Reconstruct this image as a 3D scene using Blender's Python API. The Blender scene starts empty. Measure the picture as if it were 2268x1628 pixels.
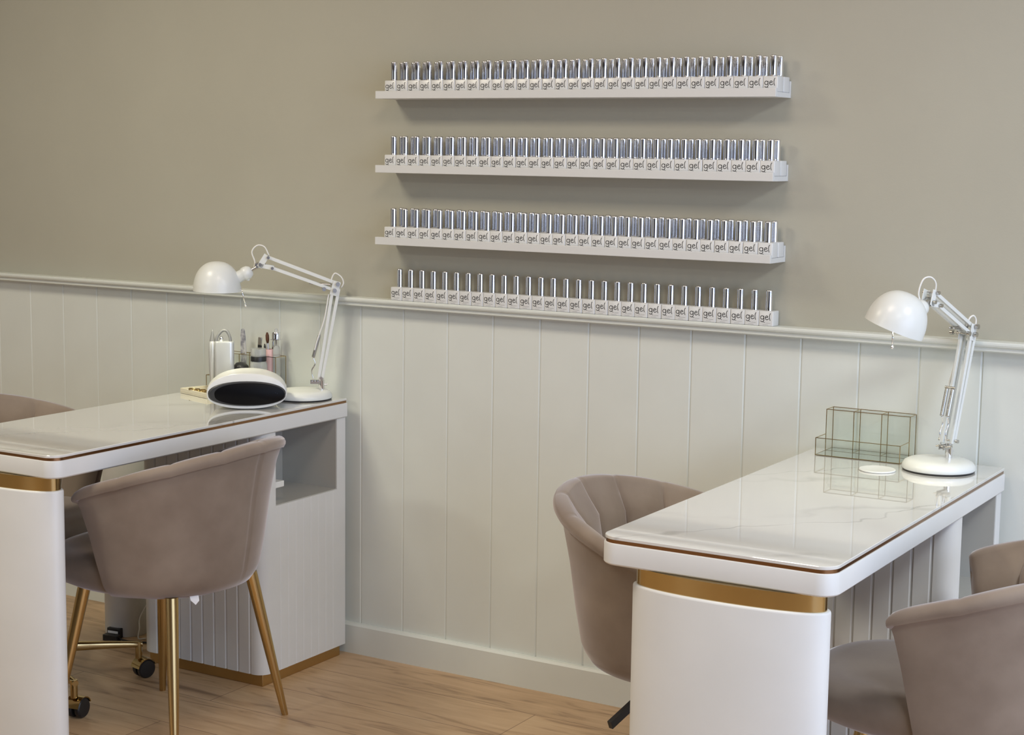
import bpy, bmesh, math, random
from mathutils import Vector, Matrix
random.seed(7)
PI = math.pi
S = bpy.context.scene
COL = S.collection

# ------------------------------------------------------------------ camera
F_PX = 3691.62
cam_data = bpy.data.cameras.new('camera')
cam = bpy.data.objects.new('camera', cam_data)
COL.objects.link(cam)
cam_data.sensor_fit = 'HORIZONTAL'
cam_data.sensor_width = 36.0
cam_data.lens = F_PX * 36.0 / 2268.0
cam_data.clip_start = 0.05
CAM = Vector((4.1430, -3.8602, 1.4706))
yaw, pitch, roll = -0.5383, -0.1293, 0.0135
_f = Vector((math.sin(yaw) * math.cos(pitch), math.cos(yaw) * math.cos(pitch), math.sin(pitch)))
_r = Vector((math.cos(yaw), -math.sin(yaw), 0))
_u = _r.cross(_f)
RT = math.cos(roll) * _r + math.sin(roll) * _u
UP = -math.sin(roll) * _r + math.cos(roll) * _u
cam.matrix_world = Matrix(((RT.x, UP.x, -_f.x, CAM.x), (RT.y, UP.y, -_f.y, CAM.y), (RT.z, UP.z, -_f.z, CAM.z), (0, 0, 0, 1)))
S.camera = cam

# ------------------------------------------------------------------ world, lights, exposure
w = bpy.data.worlds.new('world'); S.world = w; w.use_nodes = True
w.node_tree.nodes['Background'].inputs[0].default_value = (0.75, 0.87, 1.0, 1)
w.node_tree.nodes['Background'].inputs[1].default_value = 0.3
S.view_settings.view_transform = 'Standard'
S.view_settings.look = 'None'
S.view_settings.gamma = 1.0
S.view_settings.use_curve_mapping = False
S.view_settings.exposure = 0.0


def area(name, loc, target, sx, sy, power, col):
    l = bpy.data.lights.new(name, 'AREA'); l.shape = 'RECTANGLE'; l.size = sx; l.size_y = sy
    l.energy = power; l.color = col
    o = bpy.data.objects.new(name, l); COL.objects.link(o); o.location = loc
    d = (Vector(target) - Vector(loc)).normalized()
    o.rotation_euler = d.to_track_quat('-Z', 'Y').to_euler()
    return o


ROOM = dict(x0=-2.2, x1=6.4, y0=-6.4, z1=2.62)
# daylight through the shop window in the right wall and an unseen front one added for strips in the chrome caps
area('daylight_right', (6.55, -3.0, 1.35), (0, -3.0, 1.35), 4.8, 2.1, 108, (0.56, 0.69, 1.0))
area('added_front_strip_light', (-.6, -6.55, 1.45), (-.2, 0, 1.45), 1.5, 1.9, 5, (0.90, 0.95, 1.0))
# ceiling lights, all but the first added as fill (their housings are built further down)
CEIL = [(0.75, -1.55), (4.3, -3.0), (0.6, -4.4), (2.6, -1.6), (4.8, -1.2)]
CEIL_P = [24, 18, 40, 13, 40]
CEIL_C = [(.97, .89, .70), (.86, .95, .92), (.96, .96, .84), (1, .82, .68), (.88, .93, .95)]
for (cx, cy), pw, cc in zip(CEIL, CEIL_P, CEIL_C):
    area('ceiling_lamp_light', (cx, cy, 2.575), (cx, cy, 0), 0.55, 0.55, pw, cc)

# ------------------------------------------------------------------ materials
MATS = {}


def mat(name, col, rough=0.5, metal=0.0, **kw):
    if name in MATS: return MATS[name]
    m = bpy.data.materials.new(name); m.use_nodes = True
    b = m.node_tree.nodes['Principled BSDF']
    b.inputs['Base Color'].default_value = (*col, 1)
    b.inputs['Roughness'].default_value = rough
    b.inputs['Metallic'].default_value = metal
    for k, v in kw.items():
        b.inputs[k.replace('_', ' ')].default_value = v
    MATS[name] = m
    return m


def nodes(m):
    nt = m.node_tree
    return nt, nt.nodes['Principled BSDF']


def add_noise(m, scale, c1, c2, bump=0.0, detail=4, lo=0.35, hi=0.65, coord='Object', stretch=None, bscale=None, bdist=0.001):
    nt, b = nodes(m)
    tc = nt.nodes.new('ShaderNodeTexCoord'); mp = nt.nodes.new('ShaderNodeMapping')
    nt.links.new(tc.outputs[coord], mp.inputs[0])
    if stretch: mp.inputs['Scale'].default_value = stretch
    n = nt.nodes.new('ShaderNodeTexNoise'); n.inputs['Scale'].default_value = scale; n.inputs['Detail'].default_value = detail
    nt.links.new(mp.outputs[0], n.inputs['Vector'])
    r = nt.nodes.new('ShaderNodeValToRGB')
    r.color_ramp.elements[0].position = lo; r.color_ramp.elements[0].color = (*c1, 1)
    r.color_ramp.elements[1].position = hi; r.color_ramp.elements[1].color = (*c2, 1)
    nt.links.new(n.outputs['Fac'], r.inputs[0]); nt.links.new(r.outputs[0], b.inputs['Base Color'])
    if bump:
        n2 = nt.nodes.new('ShaderNodeTexNoise'); n2.inputs['Scale'].default_value = bscale or scale * 3
        nt.links.new(mp.outputs[0], n2.inputs['Vector'])
        bp = nt.nodes.new('ShaderNodeBump'); bp.inputs['Strength'].default_value = bump; bp.inputs['Distance'].default_value = bdist
        nt.links.new(n2.outputs['Fac'], bp.inputs['Height']); nt.links.new(bp.outputs[0], b.inputs['Normal'])
    return m


M_wall = add_noise(mat('greige wall paint', (0.5, 0.46, 0.4), 0.75), 2.2, (0.424, 0.411, 0.342), (0.444, 0.432, 0.360), bump=0.25, bscale=260, bdist=0.0006)
M_panel = add_noise(mat('off white panel paint', (0.7, 0.69, 0.66), 0.45), 5, (0.695, 0.722, 0.682), (0.72, 0.75, 0.71))
M_dark = mat('unseen wall darkened for reflections', (0.075, 0.065, 0.058), 0.7)  # for the unseen front wall, darkened so the chrome caps reflect dark
M_ceil = mat('ceiling paint', (0.75, 0.74, 0.72), 0.8)
M_desk = add_noise(mat('white desk lacquer', (0.78, 0.77, 0.75), 0.42), 6, (0.67, 0.675, 0.67), (0.70, 0.705, 0.70))
M_shelf = mat('white shelf lacquer', (0.68, 0.69, 0.69), 0.4)
M_gold = mat('polished brass', (0.50, 0.375, 0.18), 0.15, 1.0)
M_goldsat = mat('satin brass', (0.52, 0.37, 0.17), 0.27, 1.0)
M_plinth = mat('brushed gold plinth', (0.52, 0.36, 0.16), 0.38, 1.0)
M_trim = mat('bronze trim', (0.30, 0.17, 0.09), 0.25, 1.0)
M_chrome = mat('chrome', (0.84, 0.84, 0.86), 0.045, 1.0)
M_steel = mat('nickel steel', (0.55, 0.54, 0.52), 0.25, 1.0)
M_lamp = mat('white lamp enamel', (0.74, 0.76, 0.74), 0.3)
M_white = mat('white plastic', (0.76, 0.77, 0.76), 0.25)
M_black = mat('black gloss plastic', (0.003, 0.003, 0.004), 0.35, Specular_IOR_Level=0.15)
M_blackm = mat('black plastic', (0.012, 0.012, 0.014), 0.4)
M_charcoal = mat('charcoal plastic', (0.035, 0.037, 0.04), 0.35)
M_bottle = mat('white bottle glass', (0.68, 0.69, 0.69), 0.28)
M_ink = mat('black ink', (0.02, 0.02, 0.022), 0.5)
M_inkg = mat('grey ink', (0.22, 0.22, 0.23), 0.5)
M_cable = mat('white cable', (0.82, 0.81, 0.77), 0.4)
M_grey = mat('grey rubber', (0.16, 0.16, 0.17), 0.45)
M_silver = mat('silver plastic', (0.66, 0.67, 0.69), 0.3, 0.6)
M_pink = mat('pink plastic', (0.85, 0.55, 0.56), 0.4)
M_cream = mat('cream tray', (0.72, 0.68, 0.55), 0.45)
M_brownhair = mat('brown bristle', (0.10, 0.035, 0.015), 0.6)
M_tag = mat('white fabric tag', (0.8, 0.82, 0.86), 0.8)
M_clear = mat('clear glass', (0.93, 0.97, 0.95), 0.02, 0.0, Transmission_Weight=1.0, IOR=1.45)
M_frost = mat('frosted clear plastic', (0.86, 0.87, 0.88), 0.25, 0.0, Transmission_Weight=0.75, IOR=1.3)
M_niche = mat('grey niche lining', (0.45, 0.44, 0.405), 0.15)


def pane_mat():
    m = bpy.data.materials.new('thin pane glass'); m.use_nodes = True
    nt = m.node_tree; nt.nodes.clear()
    o = nt.nodes.new('ShaderNodeOutputMaterial'); mx = nt.nodes.new('ShaderNodeMixShader')
    t = nt.nodes.new('ShaderNodeBsdfTransparent'); t.inputs[0].default_value = (0.972, 0.988, 0.978, 1)
    g = nt.nodes.new('ShaderNodeBsdfGlossy'); g.inputs['Roughness'].default_value = 0.02
    mx.inputs[0].default_value = 0.07; nt.links.new(t.outputs[0], mx.inputs[1]); nt.links.new(g.outputs[0], mx.inputs[2])
    nt.links.new(mx.outputs[0], o.inputs[0])
    return m


M_pane = pane_mat()


def emit(name, col, strength):
    m = bpy.data.materials.new(name); m.use_nodes = True
    b = m.node_tree.nodes['Principled BSDF']
    b.inputs['Base Color'].default_value = (*col, 1)
    b.inputs['Emission Color'].default_value = (*col, 1); b.inputs['Emission Strength'].default_value = strength
    return m


M_glow = emit('lamp diffuser', (1, 0.9, 0.76), 0.6)
M_bulb = emit('bulb glass', (1.0, 0.96, 0.72), 6.0)


def velvet():
    m = mat('taupe velvet', (0.3, 0.24, 0.2), 0.85)
    nt, b = nodes(m)
    add_noise(m, 7, (0.19, 0.145, 0.112), (0.275, 0.222, 0.178), bump=0.2, detail=5, lo=0.3, hi=0.72, bscale=500, bdist=0.0004)
    b.inputs['Sheen Weight'].default_value = 0.9
    b.inputs['Sheen Roughness'].default_value = 0.4
    b.inputs['Sheen Tint'].default_value = (0.92, 0.90, 0.97, 1)
    b.inputs['Specular IOR Level'].default_value = 0.15
    return m


M_velvet = velvet()


def marble():
    m = mat('white marble glass', (0.8, 0.79, 0.77), 0.035)
    nt, b = nodes(m)
    b.inputs['Specular IOR Level'].default_value = 0.6; b.inputs['Coat Weight'].default_value = 1.0; b.inputs['Coat Roughness'].default_value = 0.01; b.inputs['Coat IOR'].default_value = 1.6
    tc = nt.nodes.new('ShaderNodeTexCoord')
    base = None

    def vein(rot, sc, dist, width, off):
        mp = nt.nodes.new('ShaderNodeMapping'); mp.inputs['Rotation'].default_value = (0, 0, rot)
        mp.inputs['Location'].default_value = off
        nt.links.new(tc.outputs['Object'], mp.inputs[0])
        n = nt.nodes.new('ShaderNodeTexNoise'); n.inputs['Scale'].default_value = 2.6; n.inputs['Detail'].default_value = 4
        nt.links.new(mp.outputs[0], n.inputs['Vector'])
        sp = nt.nodes.new('ShaderNodeSeparateXYZ'); nt.links.new(mp.outputs[0], sp.inputs[0])
        a = nt.nodes.new('ShaderNodeMath'); a.operation = 'MULTIPLY_ADD'; a.inputs[1].default_value = dist
        nt.links.new(n.outputs['Fac'], a.inputs[0]); nt.links.new(sp.outputs['X'], a.inputs[2])
        s = nt.nodes.new('ShaderNodeMath'); s.operation = 'MULTIPLY'; s.inputs[1].default_value = sc
        nt.links.new(a.outputs[0], s.inputs[0])
        si = nt.nodes.new('ShaderNodeMath'); si.operation = 'SINE'; nt.links.new(s.outputs[0], si.inputs[0])
        ab = nt.nodes.new('ShaderNodeMath'); ab.operation = 'ABSOLUTE'; nt.links.new(si.outputs[0], ab.inputs[0])
        r = nt.nodes.new('ShaderNodeMapRange'); r.inputs['From Min'].default_value = 0; r.inputs['From Max'].default_value = width
        r.inputs['To Min'].default_value = 1; r.inputs['To Max'].default_value = 0
        nt.links.new(ab.outputs[0], r.inputs[0])
        # break the vein up
        n2 = nt.nodes.new('ShaderNodeTexNoise'); n2.inputs['Scale'].default_value = 5
        nt.links.new(mp.outputs[0], n2.inputs['Vector'])
        r2 = nt.nodes.new('ShaderNodeMapRange'); r2.inputs['From Min'].default_value = 0.35; r2.inputs['From Max'].default_value = 0.65
        nt.links.new(n2.outputs['Fac'], r2.inputs[0])
        mu = nt.nodes.new('ShaderNodeMath'); mu.operation = 'MULTIPLY'
        nt.links.new(r.outputs[0], mu.inputs[0]); nt.links.new(r2.outputs[0], mu.inputs[1])
        return mu

    v1 = vein(0.9, 9.0, 0.45, 0.20, (0.1, 0, 0)); v2 = vein(0.55, 7.5, 0.5, 0.045, (0.37, 0.2, 0))
    ad = nt.nodes.new('ShaderNodeMath'); ad.operation = 'ADD'; ad.use_clamp = True
    h = nt.nodes.new('ShaderNodeMath'); h.operation = 'MULTIPLY'; h.inputs[1].default_value = 0.42
    nt.links.new(v1.outputs[0], h.inputs[0]); nt.links.new(h.outputs[0], ad.inputs[0]); nt.links.new(v2.outputs[0], ad.inputs[1])
    mx = nt.nodes.new('ShaderNodeMix'); mx.data_type = 'RGBA'
    mx.inputs['A'].default_value = (0.69, 0.69, 0.675, 1); mx.inputs['B'].default_value = (0.33, 0.325, 0.315, 1)
    nt.links.new(ad.outputs[0], mx.inputs['Factor']); nt.links.new(mx.outputs['Result'], b.inputs['Base Color'])
    return m


M_marble = marble()


def oak():
    m = mat('oak laminate planks', (0.4, 0.26, 0.16), 0.42)
    nt, b = nodes(m)
    tc = nt.nodes.new('ShaderNodeTexCoord')
    br = nt.nodes.new('ShaderNodeTexBrick')
    br.inputs['Scale'].default_value = 1.0; br.inputs['Brick Width'].default_value = 1.25; br.inputs['Row Height'].default_value = 0.19
    br.inputs['Mortar Size'].default_value = 0.0011; br.inputs['Mortar Smooth'].default_value = 0.3
    br.inputs['Color1'].default_value = (0.45, 0.45, 0.45, 1); br.inputs['Color2'].default_value = (0.55, 0.55, 0.55, 1)
    br.offset = 0.37
    nt.links.new(tc.outputs['Object'], br.inputs['Vector'])
    mp = nt.nodes.new('ShaderNodeMapping'); mp.inputs['Scale'].default_value = (1.3, 9, 1)
    nt.links.new(tc.outputs['Object'], mp.inputs[0])
    n = nt.nodes.new('ShaderNodeTexNoise'); n.inputs['Scale'].default_value = 3.2; n.inputs['Detail'].default_value = 7; n.inputs['Distortion'].default_value = 1.0
    nt.links.new(mp.outputs[0], n.inputs['Vector'])
    r = nt.nodes.new('ShaderNodeValToRGB')
    e = r.color_ramp.elements
    e[0].position = 0.28; e[0].color = (0.28, 0.172, 0.095, 1)
    e[1].position = 0.72; e[1].color = (0.61, 0.43, 0.265, 1)
    e2 = e.new(0.45); e2.color = (0.52, 0.35, 0.205, 1)
    nt.links.new(n.outputs['Fac'], r.inputs[0])
    mx = nt.nodes.new('ShaderNodeMix'); mx.data_type = 'RGBA'; mx.blend_type = 'OVERLAY'
    mx.inputs['Factor'].default_value = 0.8
    nt.links.new(r.outputs[0], mx.inputs['A']); nt.links.new(br.outputs['Color'], mx.inputs['B'])
    mx2 = nt.nodes.new('ShaderNodeMix'); mx2.data_type = 'RGBA'
    mx2.inputs['B'].default_value = (0.16, 0.09, 0.05, 1)
    nt.links.new(br.outputs['Fac'], mx2.inputs['Factor']); nt.links.new(mx.outputs['Result'], mx2.inputs['A'])
    nt.links.new(mx2.outputs['Result'], b.inputs['Base Color'])
    return m


M_oak = oak()


# ------------------------------------------------------------------ mesh helpers
def link(name, bm, m, parent=None, smooth=False, mats=None, loc=None, bevel=0, label=None, autosmooth=None):
    me = bpy.data.meshes.new(name)
    bmesh.ops.recalc_face_normals(bm, faces=bm.faces[:])
    bm.to_mesh(me); bm.free()
    o = bpy.data.objects.new(name, me); COL.objects.link(o)
    for x in (mats or [m]): me.materials.append(x)
    if smooth:
        for p in me.polygons: p.use_smooth = True
        if autosmooth is not None:
            try: me.set_sharp_from_angle(angle=math.radians(autosmooth))
            except Exception: pass
    if parent: o.parent = parent
    if loc: o.location = loc
    if bevel:
        md = o.modifiers.new('bevel', 'BEVEL'); md.width = bevel; md.segments = 3; md.limit_method = 'ANGLE'; md.angle_limit = math.radians(40)
        for p in me.polygons: p.use_smooth = True
        try: me.set_sharp_from_angle(angle=math.radians(40))
        except Exception: pass
    if label: o['label'] = label
    return o


def box(bm, x0, x1, y0, y1, z0, z1):
    v = [bm.verts.new((x, y, z)) for z in (z0, z1) for y in (y0, y1) for x in (x0, x1)]
    for f in ((0, 2, 3, 1), (4, 5, 7, 6), (0, 1, 5, 4), (2, 6, 7, 3), (0, 4, 6, 2), (1, 3, 7, 5)):
        bm.faces.new([v[i] for i in f])
    return v


def loft(bm, rings, close_u=True, cap=True):
    """rings: list of lists of points, all the same length"""
    R = [[bm.verts.new(p) for p in r] for r in rings]
    n = len(R[0])
    for a, b in zip(R[:-1], R[1:]):
        for i in range(n if close_u else n - 1):
            j = (i + 1) % n
            bm.faces.new((a[i], a[j], b[j], b[i]))
    if cap:
        bm.faces.new(R[0][::-1]); bm.faces.new(R[-1])
    return R


def lathe(bm, prof, n=32, M=None):
    """prof list of (r, z); closes where r == 0"""
    M = M or Matrix()
    rings = []
    for r, z in prof:
        if r < 1e-6: rings.append([bm.verts.new(M @ Vector((0, 0, z)))])
        else: rings.append([bm.verts.new(M @ Vector((r * math.cos(2 * PI * i / n), r * math.sin(2 * PI * i / n), z))) for i in range(n)])
    for a, b in zip(rings[:-1], rings[1:]):
        for i in range(n):
            j = (i + 1) % n
            if len(a) == 1 and len(b) == 1: continue
            if len(a) == 1: bm.faces.new((a[0], b[j], b[i]))
            elif len(b) == 1: bm.faces.new((a[i], a[j], b[0]))
            else: bm.faces.new((a[i], a[j], b[j], b[i]))


def frame_to(p, q):
    """matrix that puts local z along p->q, origin at p"""
    d = (Vector(q) - Vector(p)); z = d.normalized()
    x = z.cross(Vector((0, 0, 1)))
    if x.length < 1e-4: x = Vector((1, 0, 0))
    x.normalize(); y = z.cross(x)
    return Matrix(((x.x, y.x, z.x, p[0]), (x.y, y.y, z.y, p[1]), (x.z, y.z, z.z, p[2]), (0, 0, 0, 1))), d.length


def rod(bm, p, q, r0, r1=None, n=16):
    M, L = frame_to(p, q); r1 = r0 if r1 is None else r1
    lathe(bm, [(0, 0), (r0, 0), (r1, L), (0, L)], n, M)


def tube(bm, pts, r, n=10):
    pts = [Vector(p) for p in pts]
    rings = []
    prev = None
    for i, p in enumerate(pts):
        a = pts[max(i - 1, 0)]; b = pts[min(i + 1, len(pts) - 1)]
        t = (b - a).normalized()
        if prev is None:
            x = t.cross(Vector((0, 0, 1)))
            if x.length < 1e-3: x = t.cross(Vector((0, 1, 0)))
        else:
            x = prev - t * prev.dot(t)
        x.normalize(); prev = x; y = t.cross(x)
        rings.append([p + r * (math.cos(2 * PI * k / n) * x + math.sin(2 * PI * k / n) * y) for k in range(n)])
    loft(bm, rings)


def spline(pts, n=8):
    pts = [Vector(p) for p in pts]
    P = [2 * pts[0] - pts[1]] + pts + [2 * pts[-1] - pts[-2]]
    out = []
    for i in range(1, len(P) - 2):
        for k in range(n):
            t = k / n; p0, p1, p2, p3 = P[i - 1:i + 3]
            out.append(0.5 * ((2 * p1) + (-p0 + p2) * t + (2 * p0 - 5 * p1 + 4 * p2 - p3) * t * t + (-p0 + 3 * p1 - 3 * p2 + p3) * t ** 3))
    out.append(pts[-1])
    return out


def obox(bm, p, q, wdt, hgt, up=(0, 0, 1)):
    """oriented bar from p to q, wdt across, hgt along 'up'"""
    p, q = Vector(p), Vector(q); t = (q - p).normalized(); s = t.cross(Vector(up)).normalized(); u = s.cross(t)
    rings = [[c + s * a * wdt / 2 + u * b * hgt / 2 for a, b in ((-1, -1), (1, -1), (1, 1), (-1, 1))] for c in (p, q)]
    loft(bm, rings)


def thing(name, label, cat, loc=(0, 0, 0), rz=0, group=None):
    o = bpy.data.objects.new(name, None); COL.objects.link(o); o.empty_display_size = 0.05
    o.location = loc; o.rotation_euler = (0, 0, rz)
    o['label'] = label; o['category'] = cat
    if group: o['group'] = group
    return o


def tag(o, label, cat, group=None):
    o['label'] = label; o['category'] = cat
    if group: o['group'] = group
    return o


def struct(name, bm, m, **k):
    o = link(name, bm, m, **k); o['kind'] = 'structure'
    return o


def new(): return bmesh.new()


# ------------------------------------------------------------------ the room
P = 0.1481                      # pitch of the wall boards
X0, X1, Y0, Z1 = ROOM['x0'], ROOM['x1'], ROOM['y0'], ROOM['z1']
b = new(); box(b, X0 - .1, X1 + .1, Y0 - .1, 0.15, -0.06, 0); struct('floor', b, M_oak)
b = new(); box(b, X0 - .1, X1 + .1, Y0 - .1, 0.15, Z1, Z1 + .08); struct('ceiling', b, M_ceil)
b = new(); box(b, X0, X1, 0.012, 0.15, 0, Z1); box(b, X0, X1, 0, 0.012, 1.04, Z1); struct('wall_back', b, M_wall)
b = new(); box(b, X0 - .1, X0, Y0, 0.012, 0, Z1); struct('wall_left', b, M_wall)
# right wall with a shop window opening, unseen front wall kept dark, with the added window's opening
b = new()
box(b, X1, X1 + .1, -0.55, 0.012, 0, Z1); box(b, X1, X1 + .1, Y0, -5.45, 0, Z1)
box(b, X1, X1 + .1, -5.45, -.55, 0, .25); box(b, X1, X1 + .1, -5.45, -.55, 2.42, Z1)
struct('wall_right', b, M_wall)
b = new()
box(b, X0, -1.4, Y0 - .1, Y0, 0, Z1); box(b, .2, X1, Y0 - .1, Y0, 0, Z1)
box(b, -1.4, .2, Y0 - .1, Y0, 0, .45); box(b, -1.4, .2, Y0 - .1, Y0, 2.4, Z1)
struct('wall_front', b, M_dark)
# window frames; the front one is added for thin chrome reflections
b = new()
for y in (-5.45, -.59): box(b, X1 + .02, X1 + .08, y, y + .04, .25, 2.42)
for z in (.25, 2.38): box(b, X1 + .02, X1 + .08, -5.45, -.55, z, z + .04)
struct('window_1', b, M_panel)
b = new()
for x in (-1.4, .16): box(b, x, x + .04, Y0 - .08, Y0 - .02, .45, 2.4)
for z in (.45, 2.36): box(b, -1.4, .2, Y0 - .08, Y0 - .02, z, z + .04)
struct('window_2_added', b, M_panel)

# grooved panelling on the back wall
b = new()
prof = []
i0, i1 = math.ceil(X0 / P), math.floor(X1 / P)
prof.append((X0, 0.0))
for i in range(i0, i1 + 1):
    x = i * P
    if x - .004 <= X0: continue
    prof += [(x - .0036, 0.0), (x + .0008, 0.0030), (x + .0020, 0.0030), (x + .0032, 0.0)]
prof.append((X1, 0.0))
lo = [b.verts.new((x, y, 0.0)) for x, y in prof]; hi = [b.verts.new((x, y, 1.04)) for x, y in prof]
for k in range(len(prof) - 1): b.faces.new((lo[k], lo[k + 1], hi[k + 1], hi[k]))
back0 = [b.verts.new((x, 0.0118, z)) for x, z in ((X0, 0), (X1, 0), (X1, 1.04), (X0, 1.04))]
b.faces.new(back0)
struct('trim_1', b, M_panel)['label'] = 'off-white vertical board panelling on the lower back wall'
# chair rail
b = new()
ypts = [(0, 1.026), (-.030, 1.026), (-.035, 1.029), (-.035, 1.036), (-.042, 1.040), (-.044, 1.044), (-.044, 1.048), (-.041, 1.051), (0, 1.051)]
loft(b, [[(X0, y, z) for y, z in ypts], [(X1, y, z) for y, z in ypts]])
struct('trim_2', b, M_panel)['label'] = 'off-white chair rail capping the wall panelling'
# baseboard
b = new()
ypts = [(0, 0), (-.017, 0), (-.017, .083), (-.012, .0895), (0, .0895)]
loft(b, [[(X0, y, z) for y, z in ypts], [(X1, y, z) for y, z in ypts]])
struct('baseboard_back', b, M_panel)

# ceiling light housings, the last four for the added fill lights
for k, (cx, cy) in enumerate(CEIL):
    t = thing('ceiling_light', ['square ceiling light panel above the left desk', 'added square ceiling fill panel to the right, behind the camera side', 'added square ceiling fill panel at the front left of the room', 'added square ceiling fill panel in front of the bottle shelves', 'added square ceiling fill panel nearest the right window'][k], 'ceiling light', (cx, cy, Z1))
    b = new()
    for x0, x1, y0, y1 in ((-.31, .31, -.31, -.285), (-.31, .31, .285, .31), (-.31, -.285, -.285, .285), (.285, .31, -.285, .285)):
        box(b, x0, x1, y0, y1, -.045, 0)
    link('frame', b, M_ceil, t)
    b = new(); box(b, -.285, .285, -.285, .285, -.03, -.001); link('diffuser', b, M_glow, t)


# ------------------------------------------------------------------ picture ledges and bottles
LX0, LX1, LD = 1.449, 2.616, 0.097
LEDGE_Z = [1.6065, 1.4060, 1.2090]
NAMES = ['top', 'second', 'third']
for z, nm in zip(LEDGE_Z, NAMES):
    pos = {'top': 'topmost', 'second': 'middle', 'third': 'lowest'}[nm]
    t = thing('wall_shelf', 'long white picture ledge on the wall, %s of the three, holding two rows of bottles' % pos, 'shelf', (LX0, 0, z), 0, 'white picture ledges of polish bottles')
    L = LX1 - LX0
    b = new(); box(b, 0, L, -LD + .010, -.0065, 0, .012); link('shelf_board', b, M_shelf, t, bevel=.0006)
    b = new(); box(b, 0, L, -LD, -LD + .010, 0, .021); link('front_lip', b, M_shelf, t, bevel=.0012)
    b = new(); box(b, 0, L, -.0065, -.0002, 0, .040); link('back_rail', b, M_shelf, t, bevel=.0006)

BW, BH, CH, CR = 0.0376, 0.0372, 0.0515, 0.0086


def rrect(hw, hd, r, n=4):
    pts = []
    for cx, cy, a0 in ((hw - r, hd - r, 0), (-hw + r, hd - r, PI / 2), (-hw + r, -hd + r, PI), (hw - r, -hd + r, 1.5 * PI)):
        for k in range(n + 1):
            a = a0 + PI / 2 * k / n
            pts.append((cx + r * math.cos(a), cy + r * math.sin(a)))
    return pts


def ribbon(bm, pts, wd, y):
    """flat stroke in the xz plane facing -y"""
    pts = [Vector((p[0], p[1])) for p in pts]
    L, R = [], []
    for i, p in enumerate(pts):
        t = (pts[min(i + 1, len(pts) - 1)] - pts[max(i - 1, 0)]).normalized(); nrm = Vector((-t.y, t.x))
        for lst, s in ((L, 1), (R, -1)):
            q = p + nrm * s * wd / 2; lst.append(bm.verts.new((q.x, y, q.y)))
    for i in range(len(pts) - 1): bm.faces.new((L[i], L[i + 1], R[i + 1], R[i]))


def sp2(pts, n=5): return [(v.x, v.y) for v in spline([(a, c, 0) for a, c in pts], n)]


def gel_mesh():
    b = new(); u = 0.0375
    T = lambda pts: [((x - .5) * u, z * u) for x, z in pts]
    y = -BW / 2 - .0002
    # g: bowl, stem and hooked tail
    bowl = [(.235 + .115 * math.cos(a), .56 + .115 * math.sin(a)) for a in [2 * PI * k / 16 for k in range(17)]]
    ribbon(b, T(bowl), .00165, y)
    ribbon(b, T(sp2([(.35, .68), (.355, .5), (.35, .36), (.27, .285), (.17, .30), (.13, .345)])), .00165, y)
    ribbon(b, T(sp2([(.27, .285), (.36, .26), (.44, .22)])), .0010, y)
    # e
    ribbon(b, T(sp2([(.46, .55), (.55, .58), (.635, .60), (.60, .67), (.52, .675), (.465, .60), (.46, .50), (.53, .435), (.63, .45), (.70, .51)])), .00165, y)
    # l
    ribbon(b, T(sp2([(.83, .86), (.775, .80), (.745, .65), (.76, .50), (.80, .38)])), .00165, y)
    return b


def bottle_parts(with_label, mesh={}):
    if 'body' not in mesh:
        b = new(); rings = []
        hw = BW / 2
        for s, z in ((hw - .0012, 0), (hw, .0012), (hw, BH - .0016), (hw - .0004, BH - .0008), (hw - .0016, BH)):
            rings.append([(x, y, z) for x, y in rrect(s, s, .0028)])
        loft(b, rings)
        o = link('bottle_body', b, M_bottle, smooth=True, autosmooth=35); mesh['body'] = o.data; bpy.data.objects.remove(o)
        b = new(); z0 = BH - .0002
        lathe(b, [(0, z0), (CR + .0004, z0), (CR + .0004, z0 + .0015), (CR, z0 + .003), (CR, z0 + .004), (CR, z0 + CH - .0035), (CR - .0001, z0 + CH - .0026), (CR - .0012, z0 + CH - .0006), (CR - .0028, z0 + CH), (0, z0 + CH)], 28)
        o = link('bottle_cap', b, M_chrome, smooth=True, autosmooth=50); mesh['cap'] = o.data; bpy.data.objects.remove(o)
        b = gel_mesh(); o = link('gel_lettering', b, M_ink); mesh['gel'] = o.data; bpy.data.objects.remove(o)
        b = new(); u = BW; y = -BW / 2 - .0002
        for k in range(6): ribbon(b, [((.50 + .055 * k - .5) * u, .20 * u), ((.535 + .055 * k - .5) * u, (.20 + .015 * (k % 2)) * u)], .0009, y)
        ribbon(b, [((.28 - .5) * u, .09 * u), ((.66 - .5) * u, .09 * u)], .0005, y)
        o = link('small_print', b, M_inkg); mesh['fine'] = o.data; bpy.data.objects.remove(o)
        mesh['fine'].name = 'small_print'
    return mesh


BM = bottle_parts(True)
ORD = ['first', 'second', 'third', 'fourth', 'fifth', 'sixth', 'seventh', 'eighth', 'ninth', 'tenth', 'eleventh', 'twelfth', 'thirteenth', 'fourteenth', 'fifteenth']


def place_bottle(x, y, z, lab, grp, front):
    t = thing('polish_bottle', lab, 'bottle', (x, y, z), math.radians(random.uniform(-2.0, 2.0)), grp)
    for nm, key in (('bottle_body', 'body'), ('bottle_cap', 'cap')) + ((('lettering', 'gel'), ('small_print', 'fine')) if front else ()):
        o = bpy.data.objects.new(nm, BM[key]); COL.objects.link(o); o.parent = t
        if key == 'cap': o['label'] = 'chrome cap'
        if key == 'gel': o['label'] = 'black gel lettering'
    return t


def where(i, n=30):
    if i == 0: return 'at the left end'
    if i == n - 1: return 'at the right end'
    if i < n // 2: return '%s from the left end' % ORD[i]
    return '%s from the right end' % ORD[n - 1 - i]


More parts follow.
